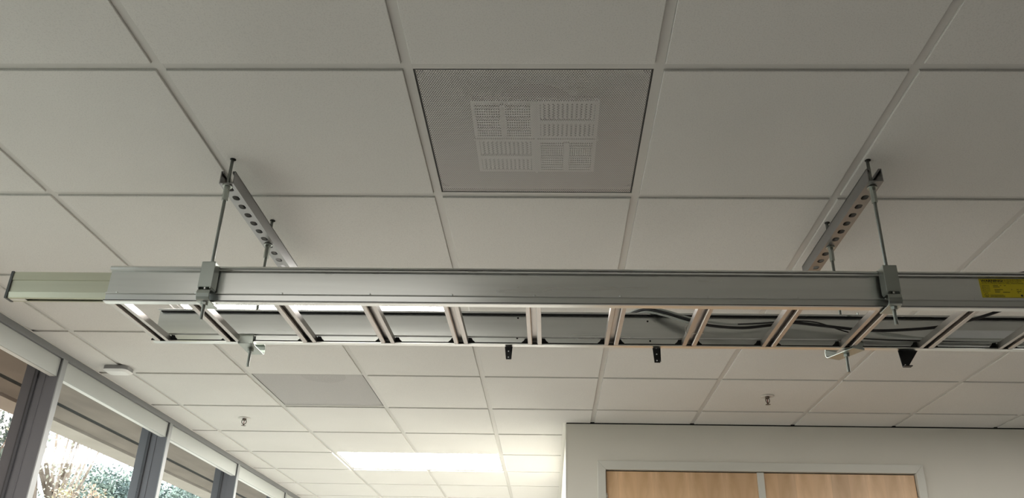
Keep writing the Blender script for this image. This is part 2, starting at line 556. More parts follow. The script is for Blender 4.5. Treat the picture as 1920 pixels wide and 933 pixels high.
# ------------------------------------------------------------------ window wall
MP = 1.2175
MY = [3.713 + MP * k for k in range(-3, 8)]         # mullion centre lines
MW = .040
XG = XL - .115                                      # glass line
structure(MB().box(XL - .17, XL, YN, YF, H - .040, H + .04).build('trim_6', M['alu'], bevel=.001), 'dark grey aluminium head channel above the windows')
wlm = MB()
wlm.box(XL - .17, XL - .02, YN, YF, 0, .30)
wlm.box(XL - .17, XL - .02, YN, MY[0] - .03, .30, H - .04)  # unseen solid stretch instead of windows, added to cut daylight
structure(wlm.build('wall_left', M['wall']), 'low sill wall under the windows, with an added unseen solid stretch behind the viewer')
ZF0, ZF1 = 1.158 + K, 1.246 + K
for k, y in enumerate(MY):
    y2 = y + MP
    w = empty('window_%d' % (k + 1), (XL - .06, y, .30))
    structure(w, 'tall window bay with grey mullions and a pale fascia under the ceiling')
    # mullion: pale front edge, deep dark-grey side
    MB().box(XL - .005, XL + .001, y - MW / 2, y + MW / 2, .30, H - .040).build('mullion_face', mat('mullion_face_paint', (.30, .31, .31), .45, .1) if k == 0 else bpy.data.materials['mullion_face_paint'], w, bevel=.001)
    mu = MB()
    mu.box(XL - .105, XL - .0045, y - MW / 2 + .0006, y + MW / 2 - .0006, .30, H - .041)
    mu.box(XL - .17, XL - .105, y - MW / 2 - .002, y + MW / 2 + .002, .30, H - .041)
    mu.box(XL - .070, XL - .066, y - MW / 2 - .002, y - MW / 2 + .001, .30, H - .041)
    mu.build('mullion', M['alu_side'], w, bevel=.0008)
    MB().box(XG - .006, XG + .012, y - MW / 2 - .007, y - MW / 2 - .002, .30, H - .041).build('gasket', M['alu_dark'], w)
    MB().box(XL - .020, XL - .012, y + MW / 2, y2 - MW / 2, ZF0, ZF1).build('fascia_panel', M['alu_light'], w, bevel=.001)
    MB().box(XL - .046, XL - .020, y + MW / 2, y2 - MW / 2, ZF0, ZF0 + .004).build('fascia_return', M['white_plastic'], w)  # white lip, outdoor light on its underside put into the colour
    MB().box(XG - .003, XG + .003, y + MW / 2 + .01, y2 - MW / 2 - .01, .30, H - .05).build('window_pane', M['glass_tinted'] if k == 2 else M['glass'], w)
    MB().box(XG - .01, XL - .02, y + MW / 2, y2 - MW / 2, .28, .315).build('window_sill', M['alu'], w)

# ------------------------------------------------------------------ outdoors: soffit, column, lawn, trees
ext = MB()
ZS = 1.40 + K
# soffit stands in two strips with a black reveal slot between them
ext.box(-3.170, XL - .17, YN - 2, 24, ZS, ZS + .15)
ext.box(-3.405, -3.216, YN - 2, 24, ZS, ZS + .15)
structure(ext.build('trim_7', M['soffit']), 'grey-brown stucco soffit of the overhang outside the windows')
structure(MB().box(-3.2165, -3.1695, YN - 2, 24, ZS + .002, ZS + .1).build('trim_8', M['gap']), 'black ventilation slot running along the soffit')
structure(MB().box(-3.63, -3.432, YN - 2, 24, ZS - .012, ZS + .6).build('trim_9', M['soffit_beam']), 'pale edge beam along the front of the overhang')
structure(MB().box(-3.36, -3.24, 4.945, 5.10, -.3, ZS).build('wall_column', M['concrete'], bevel=.01), 'beige concrete column outside the nearest window')
M['bounce_strip'] = noise_var(mat('pale_bounce_strip', rough=.9), (.30, .295, .26), (.36, .355, .32), nscale=3)  # unseen ground strip added to throw daylight up at fascia and soffit
structure(MB().box(-4.6, XL - .36, -12, 30, -.3, -.26).build('floor_bounce_strip', M['bounce_strip']), 'unseen pale ground strip outside the windows, added to bounce daylight up')
structure(MB().box(-60, XL - .36, -30, 80, -.5, -.3).build('floor_outdoors', M['grass']), 'sunlit lawn outside')


def leaf_material(name, c0, c1):
    m = mat(name, c0, .6)
    nt, N, L, b = nodes(m)
    tc = N.new('ShaderNodeTexCoord')
    n = N.new('ShaderNodeTexNoise'); n.inputs['Scale'].default_value = 3
    L.new(tc.outputs['Object'], n.inputs['Vector'])
    cr = N.new('ShaderNodeValToRGB')
    cr.color_ramp.elements[0].color = (*c0, 1); cr.color_ramp.elements[1].color = (*c1, 1)
    cr.color_ramp.elements[0].position = .4; cr.color_ramp.elements[1].position = .6
    L.new(n.outputs['Fac'], cr.inputs[0]); L.new(cr.outputs[0], b.inputs['Base Color'])
    return m


def tree(name, x, y, h, crown_r, zc, n_leaf, leaf, lm, label, seed, squash=.8):
    rr = random.Random(seed)
    t = empty(name, (x, y, -.3))
    tr = MB()
    tr.ring_sweep([(x, y, -.3), (x + .05, y, h * .25), (x - .05, y + .1, h * .5), (x + .1, y, h * .85)], [.17, .13, .1, .03], 10)
    tips = []
    for q in range(16):
        a = rr.uniform(0, 6.28)
        z0 = h * rr.uniform(.35, .7)
        l = crown_r * rr.uniform(.6, 1.0)
        p0 = Vector((x, y, z0))
        p2 = Vector((x + l * math.cos(a), y + l * math.sin(a), zc + rr.uniform(-.6, .7) * crown_r * squash))
        p1 = (p0 + p2) / 2 + Vector((0, 0, -.15 * l))
        tr.ring_sweep([p0, p1, p2], [.055, .03, .008], 6)
        tips += [p1, p2, (p1 + p2) / 2]
    tr.build('trunk', M['bark'], t)
    lv = MB()
    for q in range(n_leaf):
        c = rr.choice(tips) + Vector((rr.gauss(0, 1), rr.gauss(0, 1), rr.gauss(0, .8))) * crown_r * .20
        u = Vector((rr.gauss(0, 1), rr.gauss(0, 1), rr.gauss(0, 1))).normalized()
        w = u.orthogonal().normalized()
        s = leaf * rr.uniform(.6, 1.3)
        lv.add([c - u * s, c + w * s * .45, c + u * s, c - w * s * .45], [(0, 1, 2, 3)])
    lv.build('foliage', lm, t)
    return tag(t, label, 'tree', 'trees outside the windows')


LM1 = leaf_material('blue_green_leaves', (.085, .12, .115), (.22, .28, .23))
LM2 = leaf_material('pale_leaves', (.35, .34, .26), (.55, .53, .42))
LM3 = leaf_material('rusty_leaves', (.36, .24, .17), (.44, .44, .24))
tree('leafy_tree', -10.2, 19.5, 5.0, 1.3, 4.05, 52000, .044, LM1, 'dense blue-green tree seen low through the second window from the left', 1)
tree('leafy_tree', -6.6, 11.55, 3.3, .36, 2.85, 1500, .026, LM3, 'small yellow and rust leaved tree below the dense blue-green one', 2)
tree('leafy_tree', -8.6, 14.2, 4.9, .95, 4.65, 1500, .035, LM2, 'thin pale branches with sparse leaves under the edge of the overhang', 3)
tree('leafy_tree', -7.3, 16.8, 4.7, .9, 3.9, 14000, .045, LM1, 'dark tree seen through the third window from the left', 4)
tree('leafy_tree', -12.2, 16.7, 5.6, 1.1, 4.7, 9000, .050, LM1, 'sparse tree seen behind the column through the leftmost window', 5)


# ------------------------------------------------------------------ ceiling fixtures
def ceiling_light(i, j, key, label):
    x0, x1 = GX + i * T + BAR, GX + (i + 2) * T - BAR
    y0, y1 = GY + j * T + BAR, GY + (j + 1) * T - BAR
    t = empty('ceiling_light', ((x0 + x1) / 2, (y0 + y1) / 2, H))
    f = MB()
    e = .012
    f.box(x0 - .004, x1 + .004, y0 - .004, y0 + e, H + .0025, H + .008)
    f.box(x0 - .004, x1 + .004, y1 - e, y1 + .004, H + .0025, H + .008)
    f.box(x0 - .004, x0 + e, y0 + e, y1 - e, H + .0025, H + .008)
    f.box(x1 - e, x1 + .004, y0 + e, y1 - e, H + .0025, H + .008)
    # housing
    f.box(x0 - .004, x1 + .004, y0 - .004, y1 + .004, H + .085, H + .088)
    for (a, b, c, d) in ((x0 - .004, x0 - .002, y0, y1), (x1 + .002, x1 + .004, y0, y1), (x0, x1, y0 - .004, y0 - .002), (x0, x1, y1 + .002, y1 + .004)):
        f.box(a, b, c, d, H + .008, H + .085)
    f.build('light_frame', M['grid'], t)
    # prismatic lens, slightly dished
    l = MB()
    nx, ny = 24, 8
    vs_ = []
    for a in range(nx + 1):
        for b in range(ny + 1):
            u, v = a / nx, b / ny
            vs_.append((x0 + e + (x1 - x0 - 2 * e) * u, y0 + e + (y1 - y0 - 2 * e) * v, H + .006 - .002 * math.sin(math.pi * u) * math.sin(math.pi * v)))
    l.add(vs_, [(a * (ny + 1) + b, (a + 1) * (ny + 1) + b, (a + 1) * (ny + 1) + b + 1, a * (ny + 1) + b + 1) for a in range(nx) for b in range(ny)], True)
    l.build('light_lens', M['lens_' + key], t)
    return tag(t, label, 'light', 'recessed ceiling lights')


ceiling_light(-2, 7, 'far', 'long bright recessed ceiling light beyond the far perforated vent')
ceiling_light(-2, 2, 'mid', 'recessed ceiling light directly above the cable ladder, seen between its rails')
ceiling_light(-2, 12, 'far', 'recessed ceiling light deepest in the room, past the bright one')
ceiling_light(-2, -2, 'near', 'recessed ceiling light just above the top edge of the photo, left of centre')
ceiling_light(4, 2, 'right', 'recessed ceiling light beyond the right edge of the photo, level with the cable ladder')


def vent(i, j, label, detailed):
    x0, x1 = GX + i * T + BAR + .001, GX + (i + 1) * T - BAR - .001
    y0, y1 = GY + j * T + BAR + .001, GY + (j + 1) * T - BAR - .001
    cx, cy = (x0 + x1) / 2, (y0 + y1) / 2
    t = empty('ceiling_vent', (cx, cy, H))
    z = H + .001
    MB().box(x0 + .004, x1 - .004, y0 + .004, y1 - .004, z, z + .0006).build('perforated_face', M['perf'], t)
    e = MB()
    w = .005
    for (a, b, c, d) in ((x0, x1, y0, y0 + w), (x0, x1, y1 - w, y1), (x0, x0 + w, y0 + w, y1 - w), (x1 - w, x1, y0 + w, y1 - w)):
        e.box(a, b, c, d, z + .0008, z + .010)
    e.build('vent_edge', M['pan_dark'], t)
    # back pan rising as a shallow pyramid to the duct neck
    p = MB()
    zt = z + .085
    nr = .125
    seg = 48
    sq = []
    for k in range(seg):
        a = 2 * math.pi * (k + .5) / seg
        c, s = math.cos(a), math.sin(a)
        m_ = max(abs(c), abs(s))
        hw = (x1 - x0) / 2 - .004
        sq.append((cx + c / m_ * hw, cy + s / m_ * hw, z + .010))
    mid = [(cx + .215 * math.cos(2 * math.pi * (k + .5) / seg), cy + .215 * math.sin(2 * math.pi * (k + .5) / seg), z + .06) for k in range(seg)]
    top = [(cx + nr * math.cos(2 * math.pi * (k + .5) / seg), cy + nr * math.sin(2 * math.pi * (k + .5) / seg), zt) for k in range(seg)]
    p.add(sq + mid + top, [(r * seg + k, r * seg + (k + 1) % seg, (r + 1) * seg + (k + 1) % seg, (r + 1) * seg + k) for r in range(2) for k in range(seg)], True)
    p.build('back_pan', M['pan'], t)
    d = MB()
    d.lathe([(nr - .001, zt), (nr - .001, zt + .12), (nr - .02, zt + .122)], cx, cy, 32)
    d.build('duct_neck', M['pan_dark'], t)
    if detailed:
        # four louvre cassettes, each blowing another way
        ox, oy, s = -.048, 1.902, .172
        zl = z + .012
        for q, (sx, sy, vert) in enumerate(((0, -1, True), (0, 0, False), (-1, -1, False), (-1, 0, True))):
            a, b = ox + sx * s, ox + (sx + 1) * s
            c, e_ = oy + sy * s, oy + (sy + 1) * s
            a += .003; b -= .003; c += .003; e_ -= .003
            L_ = MB()
            fw_ = .010
            for (g, h_, k, l) in ((a, b, c, c + fw_), (a, b, e_ - fw_, e_), (a, a + fw_, c + fw_, e_ - fw_), (b - fw_, b, c + fw_, e_ - fw_)):
                L_.box(g, h_, k, l, zl, zl + .012)
            n = 12
            if vert:
                for k in range(n):
                    u = a + fw_ + (b - a - 2 * fw_) * (k + .5) / n
                    L_.extrude([(u - .0042, zl + .001), (u + .0026, zl + .001), (u + .0052, zl + .014), (u - .0016, zl + .014)], 'y', c + fw_, e_ - fw_)
                m_ = (c + e_) / 2
                L_.box(a + fw_, b - fw_, m_ - .008, m_ + .008, zl - .006, zl + .004)
            else:
                for k in range(n):
                    u = c + fw_ + (e_ - c - 2 * fw_) * (k + .5) / n
                    L_.extrude([(u - .0030, zl + .001), (u + .0020, zl + .001), (u + .0052, zl + .014), (u + .0002, zl + .014)], 'x', a + fw_, b - fw_)
                m_ = (a + b) / 2
                L_.box(m_ - .008, m_ + .008, c + fw_, e_ - fw_, zl - .006, zl + .004)
            lc = L_.build('louvre_cassette', M['louvre'], t)
            MB().box(a + .001, b - .001, c + .001, e_ - .001, zl + .0165, zl + .0185).build('cassette_back', M['pan_dark'], lc)
        cr_ = MB()
        cr_.box(ox - .004, ox + .004, oy - s, oy + s, zl - .003, zl + .014)
        cr_.box(ox - s, ox + s, oy - .003, oy + .003, zl - .003, zl + .012)
        cr_.build('cross_bar', M['louvre'], t)
    return tag(t, label, 'air vent', 'perforated ceiling vents')


vent(0, 0, 'large perforated square ceiling vent with louvres showing through, above the cable ladder', True)
vent(-2, 4, 'smaller-looking perforated ceiling vent between the cable ladder and the bright ceiling light', False)


def sprinkler(x, y, ang, label):
    t = empty('sprinkler_head', (x, y, H - DROP))
    z = H - DROP
    MB().lathe([(.030, z), (.036, z - .001), (.035, z - .004), (.020, z - .006), (.013, z - .004)], x, y, 28).build('escutcheon', M['escutcheon'], t)
    b = MB()
    b.lathe([(.012, z - .004), (.012, z - .012), (.009, z - .014), (.006, z - .018)], x, y, 16)
    for s in (-1, 1):
        pts = [(s * .009, -.012), (s * .0135, -.020), (s * .0125, -.030), (s * .004, -.040), (0, -.043)]
        b.ring_sweep([(x + u * math.cos(ang), y + u * math.sin(ang), z + w) for u, w in pts], .0024, 8)
    b.lathe([(.0035, z - .038), (.0045, z - .042), (.003, z - .046)], x, y, 10)
    b.build('frame_arms', M['brass'], t)
    MB().lathe([(.0018, z - .014), (.0022, z - .026), (.0018, z - .038)], x, y, 10).build('glass_bulb', mat('red_bulb', (.25, .03, .02), .2) if 'red_bulb' not in bpy.data.materials else bpy.data.materials['red_bulb'], t)
    d = MB()
    n = 16
    ring = []
    for k in range(n * 2):
        a = math.pi * k / n
        r = .0135 if k % 2 == 0 else .0105
        ring.append((x + r * math.cos(a), y + r * math.sin(a)))
    d.extrude(ring, 'z', z - .0485, z - .047)
    d.build('deflector', M['brass'], t)
    return tag(t, label, 'sprinkler', 'ceiling sprinkler heads')


sprinkler(-1.897, 4.900, .4, 'small pendant sprinkler head between the window wall and the far perforated vent')
sprinkler(1.171, 4.300, .5, 'small pendant sprinkler head on the ceiling above the wooden doors')

# occupancy sensor at the window wall
sx, sy = -2.212, 3.925
t = empty('ceiling_sensor', (sx, sy, H - DROP))
bd = MB()


def rrect(x0, x1, y0, y1, r, n=5):
    o = []
    for (cx, cy, a0) in ((x1 - r, y1 - r, 0), (x0 + r, y1 - r, 90), (x0 + r, y0 + r, 180), (x1 - r, y0 + r, 270)):
        for k in range(n + 1):
            a = math.radians(a0 + 90 * k / n)
            o.append((cx + r * math.cos(a), cy + r * math.sin(a)))
    return o


bd.extrude(rrect(sx - .062, sx + .062, sy - .045, sy + .05, .025), 'z', H - DROP - .020, H - DROP)
bd.build('sensor_base', M['grey_plastic'], t, bevel=.002)
cv = MB()
pr = rrect(sx - .064, sx + .064, sy - .046, sy + .052, .026)
pin = rrect(sx - .050, sx + .050, sy - .030, sy + .038, .020)
n = len(pr)
cv.add([(a, b, H - DROP - .0205) for a, b in pr] + [(a, b, H - DROP - .030) for a, b in pin],
       [(k, (k + 1) % n, n + (k + 1) % n, n + k) for k in range(n)] + [tuple(range(n, 2 * n)), tuple(range(n))[::-1]], False)
cv.build('sensor_cover', M['white_plastic'], t)
tag(t, 'flat white rounded sensor on the ceiling at the edge of the window wall', 'sensor')

# ------------------------------------------------------------------ the cable ladder
LX0, LX1 = -1.211, 4.88
ladder = empty('cable_ladder', (0.0, 2.161, .838 + K))
tag(ladder, 'long galvanized steel cable ladder hung level across the room below the ceiling', 'cable tray')


def rail(side, x0, yw):
    """side -1: outside faces the viewer; +1: outside faces away. I-shaped section with a beaded top edge and a ledge at rung height"""
    o = side
    u = [(0.0095, .8380), (0.0120, .8402), (.0118, .8420), (.0030, .8432), (.0040, .8610), (.0065, .8622), (.0080, .8640), (.0080, .8655), (.0050, .8668), (.0018, .8674), (.0018, .9300), (.0090, .9306),
         (.0120, .9330), (.0135, .9370), (.0125, .9410), (.0085, .9440),
         (-.0120, .9440), (-.0150, .9425), (-.0150, .9370), (-.0132, .9370), (-.0126, .9405), (-.0018, .9410),
         (-.0018, .8690), (-.0045, .8684), (-.0085, .8670), (-.0085, .8652), (-.0060, .8630), (-.0030, .8620), (-.0030, .8432), (-.0098, .8412), (-.0098, .8380)]
    m = MB()
    m.extrude([(yw + o * a, z + K) for a, z in u], 'x', x0, LX1)
    r = m.build('side_rail', M['galv'], ladder)
    return r


YWF, YWR = 2.0055, 2.3165
front_rail = rail(-1, LX0, YWF)
rear_rail = rail(1, LX0 - .004, YWR)
tag(front_rail, 'side rail nearer the viewer')
tag(rear_rail, 'side rail further from the viewer')

RX = [-1.183, -.967, -.732, -.494, -.272, -.050, .179, .411, .647, .880, 1.111, 1.343]
while RX[-1] < 2.4:
    RX.append(RX[-1] + .231)


def rung_mb(x):
    m = MB()
    w, lip, th = .0206, .0130, .0022
    z0, z1 = .8385 + K, .8560 + K
    prof = [(-w, z0), (-w + lip - .002, z0), (-w + lip, z0 + .0015), (-w + lip, z0 + .007), (-w + lip - th, z0 + .007), (-w + lip - th, z0 + th + .001), (-w + th, z0 + th), (-w + th, z1 - th),
            (w - th, z1 - th), (w - th, z0 + th), (w - lip + th, z0 + th + .001), (w - lip + th, z0 + .007), (w - lip, z0 + .007), (w - lip, z0 + .0015), (w - lip + .002, z0), (w, z0), (w, z1), (-w, z1)]
    m.extrude([(x + a, b) for a, b in prof], 'y', YWF + .0028, YWR - .0028)
    return m


for x in RX:
    rung_mb(x).build('rung', M['galv_rung'], ladder)
# rivets along the ledge
for x in RX:
    for yw, s in ((YWF, -1), (YWR, -1)):
        rv = MB()
        k0 = 0
        rv.lathe([(.0034, 0), (.0030, .0008), (.0015, .0013)], 0, 0, 10)
        rv.xform(Matrix.Translation((x + .004, yw - .0080 if yw == YWF else yw - .0085, .8655 + K)) @ Matrix.Rotation(math.pi / 2, 4, 'X'), k0)
        rv.build('rivet', M['galv'], ladder)
# small drilled holes seen in the rear rail
for (x, z) in ((-.103, .927), (-.104, .861), (.292, .920), (.297, .856)):
    hl = MB()
    k0 = 0
    hl.lathe([(.0030, 0), (.0030, .0006)], 0, 0, 10)
    hl.xform(Matrix.Translation((x, YWR - (.0026 if z < .87 else .0018), z + K)) @ Matrix.Rotation(math.pi / 2, 4, 'X'), k0)
    hl.build('drilled_hole', M['hole'], ladder)
# punched openings where the rungs enter the rear rail, and the bright splice plate at the right
for x in RX:
    for s_ in (-1, 1):
        k_ = MB()
        k_.extrude([(x + s_ * .0200, .8434 + K), (x + s_ * .0400, .8434 + K), (x + s_ * .0400, .8480 + K), (x + s_ * .0340, .8530 + K), (x + s_ * .0300, .8600 + K), (x + s_ * .0200, .8610 + K)], 'y', YWR - .0042, YWR - .0031)
        k_.build('rung_opening', M['hole'], ladder)
MB().box(LX0 + .01, LX1 - .01, YWR - .0100, YWR - .0031, .8416 + K, .8446 + K).build('rail_shade_strip', M['gap'], ladder)  # black strip standing in for the dark reflection above the bottom flange
MB().box(LX0 + .001, LX1 - .01, YWF - .0126, YWF - .0106, .8403 + K, .8420 + K).build('rail_shade_strip', M['gap'], ladder)  # black strip standing in for the dark line along the front flange edge
MB().box(LX0 + .004, LX1 - .01, YWR - .0124, YWR - .0019, .9350 + K, .9385 + K).build('rail_shade_strip', M['gap'], ladder)  # shade under the inner top flange put in as a black strip
sp_ = MB()
sp_.extrude([(YWR - .0019, .8700 + K), (YWR - .0045, .8700 + K), (YWR - .0050, .8990 + K), (YWR - .0019, .8990 + K)], 'x', 1.185, 1.47)
tag(sp_.build('splice_plate', M['splice'], ladder), 'brighter flat plate on the rear rail')

# extension channel nested in the front rail at the left end
ex = MB()
ya, yb = YWF + .0022, YWF + .032
e0, e1 = -1.487, -1.150
web = [(ya + .0016, .929), (ya + .0000, .9045), (ya + .0022, .9035), (ya + .0022, .8695), (ya, .8685), (ya + .0016, .8535), (ya + .0030, .8515), (ya + .010, .8515),
       (ya + .010, .8535), (ya + .0035, .8545), (ya + .0025, .8680), (ya + .0045, .8690), (ya + .0045, .9040), (ya + .0022, .9050), (ya + .0022, .9270),
       (yb - .0022, .9270), (yb - .0022, .8545), (yb - .006, .8535), (yb - .006, .8515), (yb, .8515), (yb, .929)]
ex.extrude([(a, z + K) for a, z in web], 'x', e0, e1)
exo = ex.build('rail_extension', M['galv_ext'], ladder)
tag(exo, 'plainer channel section sticking out past the left end of the front rail')
MB().box(e0 - .007, e0 + .001, ya - .0015, yb + .001, .8500 + K, .9305 + K).build('end_cap', M['cap'], exo, bevel=.001)
MB().box(e0 + .001, e0 + .045, ya + .0112, yb - .0072, .8515 + K, .8535 + K).build('end_tab', M['galv'], exo)

# yellow warning label on the front rail
LBX, LBX1, LZ0, LZ1 = 1.139, 1.345, .8725 + K, .9275 + K
yl = YWF - .0018
lb = MB()
lb.extrude([(LBX, LZ0), (LBX1, LZ0), (LBX1, LZ1), (LBX, LZ1)], 'y', yl - .0006, yl)
label_o = lb.build('warning_label', M['yellow'], ladder)
tag(label_o, 'yellow warning sticker with black print')
BASE = Vector(ladder['_w'])


def text_mesh(body, size, x, z, bold=0.0, width=None):
    cu = bpy.data.curves.new('lettering', 'FONT')
    cu.body = body
    cu.size = size
    cu.offset = bold
    cu.resolution_u = 2
    tmp = bpy.data.objects.new('lettering_source', cu)
    C.objects.link(tmp)
    bpy.context.view_layer.update()
    dg = bpy.context.evaluated_depsgraph_get()
    me = bpy.data.meshes.new_from_object(tmp.evaluated_get(dg))
    vs_ = [v.co.copy() for v in me.vertices]
    fs = [tuple(p.vertices) for p in me.polygons]
    bpy.data.objects.remove(tmp)
    bpy.data.curves.remove(cu)
    bpy.data.meshes.remove(me)
    if not vs_:
        return [], []
    k = 1.0
    if width:
        k = width / max(v.x for v in vs_)
    return [(x + v.x * k, yl - .0008, z + v.y) for v in vs_], fs


ink = MB()


def write(body, size, x, z, bold=0.0, width=None):
    v, f = text_mesh(body, size, x, z, bold, width)
    ink.add(v, f)


write('WARNING!', .0088, LBX + .0050, LZ1 - .0093, .00035, .0585)
write('Do Not Use As A Walkway, Ladder,', .0037, LBX + .066, LZ1 - .0050, .0001, .060)
write('Or Support For Personnel.', .0037, LBX + .066, LZ1 - .0090, .0001, .046)
write('Use Only As A Mechanical Support For Cables, Tubing And Raceways.', .0037, LBX + .0060, LZ1 - .0133, .0001, .110)
for k, s_ in enumerate(('Catalog Number:', 'Shipping Ticket:', 'Mark Number:', 'Purchase Order:', 'Minimum Area:', 'Load Class:')):
    write(s_, .0029, LBX + .0040, LZ1 - .0208 - k * .0040, .00006, .021 if k != 5 else .015)
ink.box(LBX + .001, LBX1 - .001, yl - .0008, yl - .0007, LZ1 - .0158, LZ1 - .0155)
for (a, b) in ((LBX + .001, LBX1 - .001),):
    ink.box(a, b, yl - .0008, yl - .0007, LZ1 - .0009, LZ1 - .0006)
    ink.box(a, b, yl - .0008, yl - .0007, LZ0 + .0006, LZ0 + .0009)
ink.box(LBX + .001, LBX + .0013, yl - .0008, yl - .0007, LZ0 + .001, LZ1 - .001)
# illegible print as short dark strokes
for (dx, dz, w) in ((.034, .0208, .013), (.053, .0208, .003), (.063, .0208, .005), (.034, .0250, .017), (.036, .0325, .022), (.036, .0365, .014), (.036, .0402, .013), (.057, .0402, .018),
                    (.094, .0325, .005), (.103, .0325, .004), (.094, .0375, .011), (.095, .0415, .004), (.115, .0280, .030), (.117, .0330, .026), (.119, .0400, .030), (.115, .0480, .030), (.115, .0510, .024), (.080, .0325, .002),
                    (.022, .0478, .034), (.022, .0502, .038), (.022, .0526, .038)):
    q = 0.0
    while q < w:
        s_ = min(R.uniform(.0008, .0022), w - q)
        ink.box(LBX + dx + q, LBX + dx + q + s_, yl - .0008, yl - .0007, LZ1 - dz, LZ1 - dz + (.0017 if dz < .047 else .0010))
        q += s_ + .0004
cxm, czm = LBX + .0125, LZ0 + .0068
ring_o, ring_i = circle(cxm, czm, .0056, 28), circle(cxm, czm, .0046, 28)
ink.add([(a, yl - .0008, b) for a, b in ring_o + ring_i], [(k, (k + 1) % 28, 28 + (k + 1) % 28, 28 + k) for k in range(28)])
ink.box(cxm - .0022, cxm - .0012, yl - .0008, yl - .0007, czm - .002, czm + .003)
ink.box(cxm + .0006, cxm + .0016, yl - .0008, yl - .0007, czm - .003, czm + .002)
ink.box(cxm - .0022, cxm + .0030, yl - .0008, yl - .0007, czm - .003, czm - .0022)
dot = circle(LBX + .104, LZ0 + .0062, .0030, 16)
ink.add([(a, yl - .0008, b) for a, b in dot], [tuple(range(16))])
ink.build('lettering', M['ink'], label_o)


# ------------------------------------------------------------------ strut hangers
def hexprism(m, x, y, r, z0, z1, ph=.3):
    m.extrude(circle(x, y, r, 6, ph), 'z', z0, z1)


def clamp_shapes(side):
    """clamp about a rod at the origin (x 0, y 0); side +1: rail lies towards +y. z relative to the flange underside"""
    up = MB()
    # upper sleeve: folded U plate from above the top edge down to mid web, open towards the rail
    w, d0, d1, th = .0185, -.020, .014, .0028
    pz0, pz1 = .030, .1035
    prof = [(-w, d1 * side), (-w, d0 * side), (w, d0 * side), (w, d1 * side), (w - th, d1 * side), (w - th, (d0 + th) * side), (-w + th, (d0 + th) * side), (-w + th, d1 * side)]
    k0 = len(up.v)
    up.extrude(prof, 'z', pz0, pz1)
    up.box(-w, w, min(d0 * side, .016 * side), max(d0 * side, .016 * side), pz1 - .001, pz1 + .002)
    # hook over the rail's top edge and small foot flanges
    up.extrude([(.013 * side, pz1 + .002), (.030 * side, pz1 + .006), (.031 * side, pz1 + .003), (.013 * side, pz1 - .001)], 'x', w - .007, w)
    up.extrude([(.013 * side, pz1 + .002), (.030 * side, pz1 + .006), (.031 * side, pz1 + .003), (.013 * side, pz1 - .001)], 'x', -w, -w + .007)
    up.box(-w + .001, -w + .0045, min(d0 * side, .012 * side), max(d0 * side, .012 * side), pz0 - .004, pz0 + .001)
    up.box(w - .0045, w - .001, min(d0 * side, .012 * side), max(d0 * side, .012 * side), pz0 - .004, pz0 + .001)
    lo = MB()
    # lower jaw: rolled lip in front, plate under the flange
    arc = []
    for k in range(9):
        a = math.radians(-90 + 22.5 * k)       # half round front
        arc.append((k, a))
    pts = []
    fr_ = -.042 if side < 0 else 0.0        # the rear jaws reach out past their rods
    for z, u in ((-.0065, .047 if side > 0 else .050), (-.0065, -.010), (-.004, -.017), (.002, -.0205), (.012, -.0215), (.022, -.0195), (.0265, -.014), (.0275, -.006)):
        pts.append(((u + (fr_ if u < 0 else 0)) * side, z))
    inner = []
    for z, u in ((.0250, -.006), (.0240, -.0125), (.0205, -.0170), (.012, -.0190), (.003, -.0180), (-.0020, -.0150), (-.0040, -.009), (-.0040, .047 if side > 0 else .050)):
        inner.append(((u + (fr_ if u < 0 else 0)) * side, z))
    jw = .0175 if side > 0 else .0225
    lo.extrude(pts + inner, 'x', -jw, jw)
    # upturned end behind the flange
    e0_ = .0455 if side > 0 else .0485
    lo.box(-jw, jw, min(e0_ * side, (e0_ + .0025) * side), max(e0_ * side, (e0_ + .0025) * side), -.0064, -.0006 if side > 0 else .018)
    if side < 0:
        lo.extrude([(.0465 * side, .018), (.051 * side, .018), (.048 * side, .024), (.0465 * side, .024)], 'x', -jw, jw)
        # top hook over the rear rail with its turned-up ear
        up.box(-.018, .026, .047 * side, -.020, .0985, .1010)
        up.box(.0235, .026, .047 * side, -.040, .1000, .1180)
    # gusset
    lo.extrude([(.022 * side, -.0065), (.046 * side, -.0065), (.046 * side, -.0010)], 'x', jw - .002, jw)
    return up, lo


